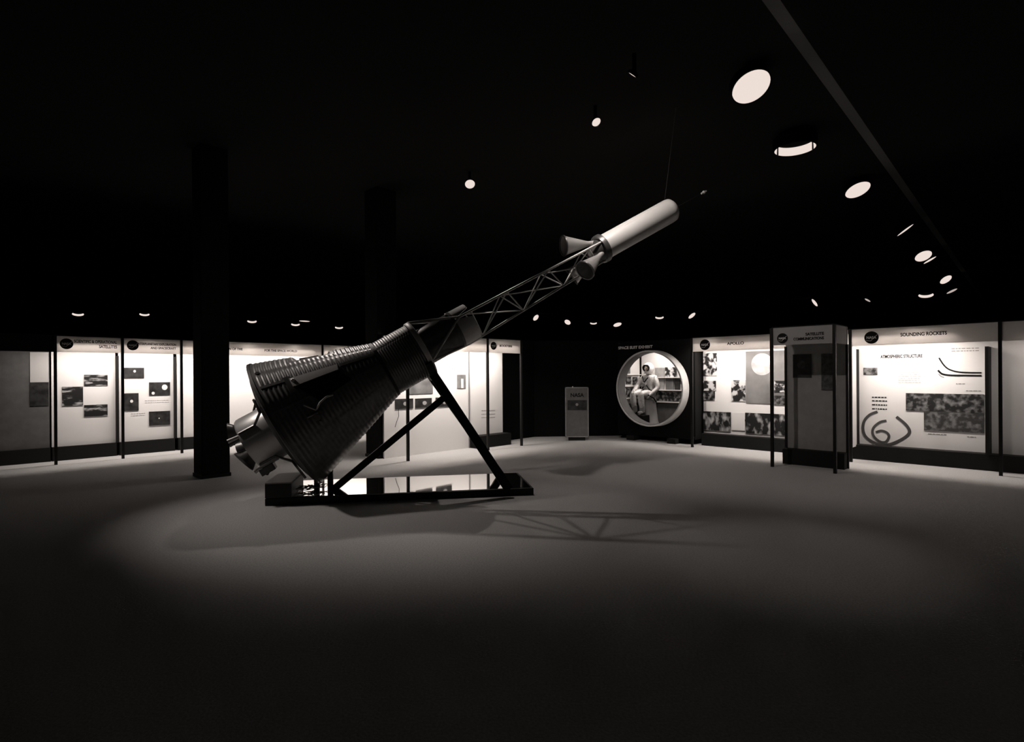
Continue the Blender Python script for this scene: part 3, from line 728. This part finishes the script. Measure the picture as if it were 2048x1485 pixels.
# ------------------------------------------------------------------ stand
MW = Matrix.Translation(SB) @ Matrix.Rotation(AZ, 4, 'Z') @ Matrix.Rotation(-EL, 4, 'Y')
SAZ = math.radians(9.6); f0 = Vector((-3.23, 7.36, 0))
stand = empty('capsule_stand', f0, (0, 0, SAZ)); tag(stand, 'low black platform with polished top and steel legs carrying the space capsule', 'display stand')
LX, DY = 3.575, 1.27
inv = stand.matrix_basis.inverted() if False else (Matrix.Translation(f0) @ Matrix.Rotation(SAZ, 4, 'Z')).inverted()
def S(p): return inv @ Vector(p)
MB().box((0, 0, 0), (LX, DY, .095)).build('platform', BLACKS, stand, bevel=.006)
MB().box((.035, .035, .095), (LX-.035, DY-.035, .1)).build('polished_top', MIRROR, stand)
def barbox(p, q, w, d):
    p = Vector(p); q = Vector(q); ax = (q-p).normalized(); y = Vector((0, 1, 0)); y = (y-ax*y.dot(ax)).normalized(); x = ax.cross(y)
    m = MB(); vs = [m.b.verts.new(e+x*sx*w/2+y*sy*d/2) for e in (p, q) for sx in (-1, 1) for sy in (-1, 1)]
    for f in ((0, 1, 3, 2), (4, 6, 7, 5), (0, 4, 5, 1), (2, 3, 7, 6), (0, 2, 6, 4), (1, 5, 7, 3)): m.b.faces.new([vs[i] for i in f])
    return m
tf = MW @ pol(2.08, .45, -152); tb = MW @ pol(2.08, .45, 152)
ff = ground(1018, 980, .1); fbk = ground(1003, 952, .1)
barbox(S(ff), S(tf), .125, .07).build('leg', BLACKS, stand); barbox(S(fbk), S(tb), .11, .07).build('leg', BLACKS, stand)
mid_f = ff.lerp(tf, .80); mid_b = fbk.lerp(tb, .80); mid = (mid_f+mid_b)/2
barbox(S(mid_f), S(mid_b), .07, .07).build('crossbar', BLACKS, stand)
fm = ground(667, 979, .1)
barbox(S(fm), S(mid), .095, .07).build('brace', BLACKS, stand)
m_ = MB(); rr = []
for k_ in range(25):             # half-round saddle under the nose ring
    a = 118+124*k_/24
    rr.append([m_.b.verts.new(pol(2.03, .425, a)), m_.b.verts.new(pol(2.03, .48, a)), m_.b.verts.new(pol(2.13, .48, a)), m_.b.verts.new(pol(2.13, .442, a))])
for A, B in zip(rr, rr[1:]):
    for j in range(4): m_.b.faces.new((A[j], B[j], B[(j+1) % 4], A[(j+1) % 4]))
m_.b.faces.new(rr[0]); m_.b.faces.new(rr[-1][::-1])
m_.b.transform(inv @ MW)
m_.build('saddle', BLACKS, stand, smooth=True)
for px, yy in ((634, 975), (661, 975)):
    g = ground(px, 981, .1); top = .34 if px < 650 else .50
    g2 = S(g); MB().box((g2.x-.035, g2.y-.03, .1), (g2.x+.035, g2.y+.03, top)).build('support_post', BLACKS, stand)
random.seed(3)
m_ = MB()
for i in range(7):
    c = S(ground(random.uniform(602, 650), random.uniform(972, 985), .1)); pts = []
    a0 = random.uniform(0, 6)
    for k_ in range(9):
        pts.append((c.x+.13*math.cos(a0+k_*.7)*(1+.3*math.sin(k_*2)), c.y+.07*math.sin(a0+k_*.8), .112+.05*abs(math.sin(k_*1.3+i))))
    m_.path(pts, .006, 6)
tag(m_.build('cable_coil', mat('pale_glint_cable', .6, .5)), 'loose tangle of thin cable on the platform beside the posts', 'cable')  # white glints on the cable are put into its pale colour
o = bpy.data.objects['cable_coil']; o.matrix_world = inv.inverted()
# black block at the platform's left end
blk = empty('black_box', (-3.20, 7.24, 0), (0, 0, SAZ)); tag(blk, 'black box standing at the left end of the capsule platform', 'box')
blk.location = f0+Vector((math.cos(SAZ), math.sin(SAZ), 0))*.0+Vector((0, 0, 0))
MB().box((-.02, -.05, 0), (.37, .80, .02)).build('box_base', BLACK, blk) if False else None
blk.location = (-3.23+.0, 7.36-.0, .1)
MB().box((.0, .0, .0), (.33, .80, .185)).build('box_body', mat('black_box_paint', .012, .5), blk, bevel=.006)
MB().box((.0, .0, .185), (.33, .80, .20)).build('box_lid', mat('grey_lid', .3, .6), blk, bevel=.004)

# ------------------------------------------------------------------ wires
tip = MW @ Vector((7.0, 0, 0))
def wire(name, a, b, r, lab):
    o = MB().tube(a, b, r, n=6).build(name, mat('thin_steel_wire', .04, .6)); tag(o, lab, 'wire', 'wires holding the rocket end'); return o
wire('hanging_wire', MW @ Vector((6.9, 0, .2)), ground(1352, 215, CEIL), .003, 'thin wire rising straight from the rocket end to the ceiling')
wire('guy_wire', tip, ground(1500, 335, CEIL), .003, 'thin wire slanting from the rocket tip up to the right')
tb_ = empty('glint_bead', tip.lerp(ground(1500, 335, CEIL), .36)); dvv = (ground(1500, 335, CEIL)-tip).normalized()
tag(tb_, 'small bright bead standing in for a glint on the slanting wire beyond the rocket tip', 'glint_bead')
MB().tube(-dvv*.07, dvv*.07, .016).ball(Vector((0, 0, 0)), .03).build('glint_bead_body', mat('bright_glint', .8, .4), tb_, smooth=True)  # bright bead added for the glint on the wire

# ------------------------------------------------------------------ ceiling lamps
def solve_disc(px, py, major, ratio, ang):       # the lamp's aim and size that give the oval the photograph shows
    c = ground(px, py, MOUTH); Y = c.y; u, v = uv(px, py); best = None; view = (Vector((0, 0, EYE))-c).normalized()
    for i in range(0, 86, 3):
        for k in range(0, 360, 5):
            t, f = math.radians(i), math.radians(k)
            n = Vector((math.sin(t)*math.cos(f), math.sin(t)*math.sin(f), -math.cos(t)))
            if n.dot(view) < .02: continue
            e1 = n.orthogonal().normalized(); e2 = n.cross(e1)
            a, b = e1.x-u*e1.y, e1.z-v*e1.y; p, q = e2.x-u*e2.y, e2.z-v*e2.y
            xx, yy, xy = a*a+p*p, b*b+q*q, a*b+p*q
            tr_, df = (xx+yy)/2, math.hypot((xx-yy)/2, xy); M1 = math.sqrt(tr_+df); m1 = math.sqrt(max(0, tr_-df))
            an = math.degrees(.5*math.atan2(2*xy, xx-yy)); da = abs((an-ang+90) % 180-90)
            e = abs(m1/M1-ratio)*3+da/60*(1-ratio*.8)+.1*t
            if best is None or e < best[0]: best = (e, n, major/2/F*Y/M1)
    return c, best[2], best[1]
def can(kind, px, py, major, ratio, ang, lab, dim=False):
    if kind == 'tilt':
        c, R, n = solve_disc(px, py, major, ratio, ang)
        o = empty('ceiling_spotlight', c); ax = -n     # from mouth to back
        MB().lathe([(0, R), (0, R*1.04), (R*.55, R*1.02), (R*.85, R*.55), (R*.85, 0), (R*.8, 0), (R*.5, R*.9), (.01, R)], (0, 0, 0), ax, 36).build('lamp_housing', VOID, o, smooth=True)
        MB().lathe([(.012, 0), (.012, R*.985), (.03, R*.985), (.03, 0)], (0, 0, 0), ax, 36).build('lamp_face', LAMPD if dim else LAMP, o)
        MB().tube(ax*R*.7, (ax*R*.7).xy.to_3d()+Vector((0, 0, CEIL-c.z)), .025).build('stem', VOID, o)
    else:
        c = ground(px, py, MOUTH); R = major/2/F*c.y; hb = R*.42
        va = math.atan2(c.y, c.x); tl = math.radians(0 if major > 60 else 19)     # aimed a little back into the hall
        o = empty('ceiling_downlight', c+Vector((0, 0, R*math.sin(tl))), (0, tl, va))
        top = CEIL-MOUTH+.02
        MB().lathe([(-.004, R*.96), (-.004, R*1.04), (top-.1, R*1.04), (top, R*.7), (top, 0), (top-.03, 0), (top-.03, R*.66), (hb+.015, R*.9), (hb+.015, R)], (0, 0, 0), (0, 0, 1), 40, closed=True).build('lamp_housing', VOID, o, smooth=True)
        MB().lathe([(.0, R*.985), (hb, R*.985), (hb, R*.93), (0, R*.955)], (0, 0, 0), (0, 0, 1), 40, closed=True).build('lit_rim', LAMPD if dim else LAMP, o)
        if major > 60:
            for a in (62, -62):
                cc, ss = math.cos(math.radians(a)), math.sin(math.radians(a))
                MB().box((R*.90, -.012, -.02), (R*.95, .012, hb+.06), Matrix.Rotation(math.radians(a), 3, 'Z'), (0, 0, 0)).build('clip', BLACK, o)
    tag(o, lab, 'ceiling lamp', 'lit ceiling lamps'); return o
T = 'tilt'; D = 'down'
for row in (
    (T, 1503, 175, 88, .63, 38, 'largest lit oval ceiling lamp, at the upper right'),
    (D, 1590, 298, 78, .20, 0, 'crescent-shaped lit ceiling lamp below the largest oval lamp'),
    (T, 1716, 381, 56, .46, 26, 'second largest lit oval ceiling lamp, close to the grey trunking'),
    (T, 1847, 513, 37, .5, 25, 'medium oval ceiling lamp lower along the right-hand row'),
    (T, 1892, 560, 27, .45, 30, 'small oval ceiling lamp lowest in the right-hand row'),
    (T, 1811, 461, 42, .10, 36, 'thin slanting sliver of a lamp touching the trunking'),
    (T, 1860, 521, 30, .12, 30, 'thin sliver of a lamp just below the medium oval lamp'),
    (T, 1904, 583, 24, .18, 25, 'thin sliver of a lamp just below the lowest oval lamp', True),
    (D, 1852, 595, 26, .22, 0, 'small crescent ceiling lamp left of the lowest slivers at right'),
    (T, 1629, 606, 18, .35, -50, 'small oblong lamp above the cabinet, leaning to the left'),
    (T, 1735, 601, 13, .3, -30, 'faint tiny lamp above the right-hand exhibit bay', True),
    (T, 1264, 151, 22, .16, -32, 'short thin sliver of a lamp near the top of the hall'),
    (T, 1193, 245, 20, .75, 50, 'small round lamp above the rocket nozzle'),
    (T, 940, 369, 20, .92, 0, 'small round lamp alone above the escape tower'),
    (T, 1072, 636, 14, .6, 50, 'tiny lamp below the lattice tower, leaning right'),
    (T, 1135, 645, 13, .7, -30, 'tiny oval lamp above the small grey stand'),
    (D, 1187, 649, 14, .3, 0, 'tiny lamp between two others left of the porthole sign'),
    (T, 1235, 650, 17, .45, 15, 'tiny lamp just above the porthole sign'),
    (D, 1319, 638, 17, .3, 0, 'tiny crescent lamp above the right side of the porthole'),
    (T, 1384, 632, 17, .4, 38, 'tiny slanting lamp above the moon exhibit bay'),
    (D, 156, 632, 20, .24, 0, 'leftmost of the small crescent ceiling lamps'),
    (D, 289, 632, 18, .26, 0, 'small crescent lamp above the four black photographs bay'),
    (D, 504, 646, 18, .3, 0, 'small crescent lamp above the ribbed rim of the capsule'),
    (D, 591, 652, 17, .26, 0, 'small crescent lamp under the thin light sliver left of centre'),
    (T, 609, 643, 22, .12, -2, 'thin flat sliver of a lamp above the capsule'),
    (D, 678, 658, 16, .3, 0, 'small crescent lamp nearest the capsule nose on its left')):
    can(*row)
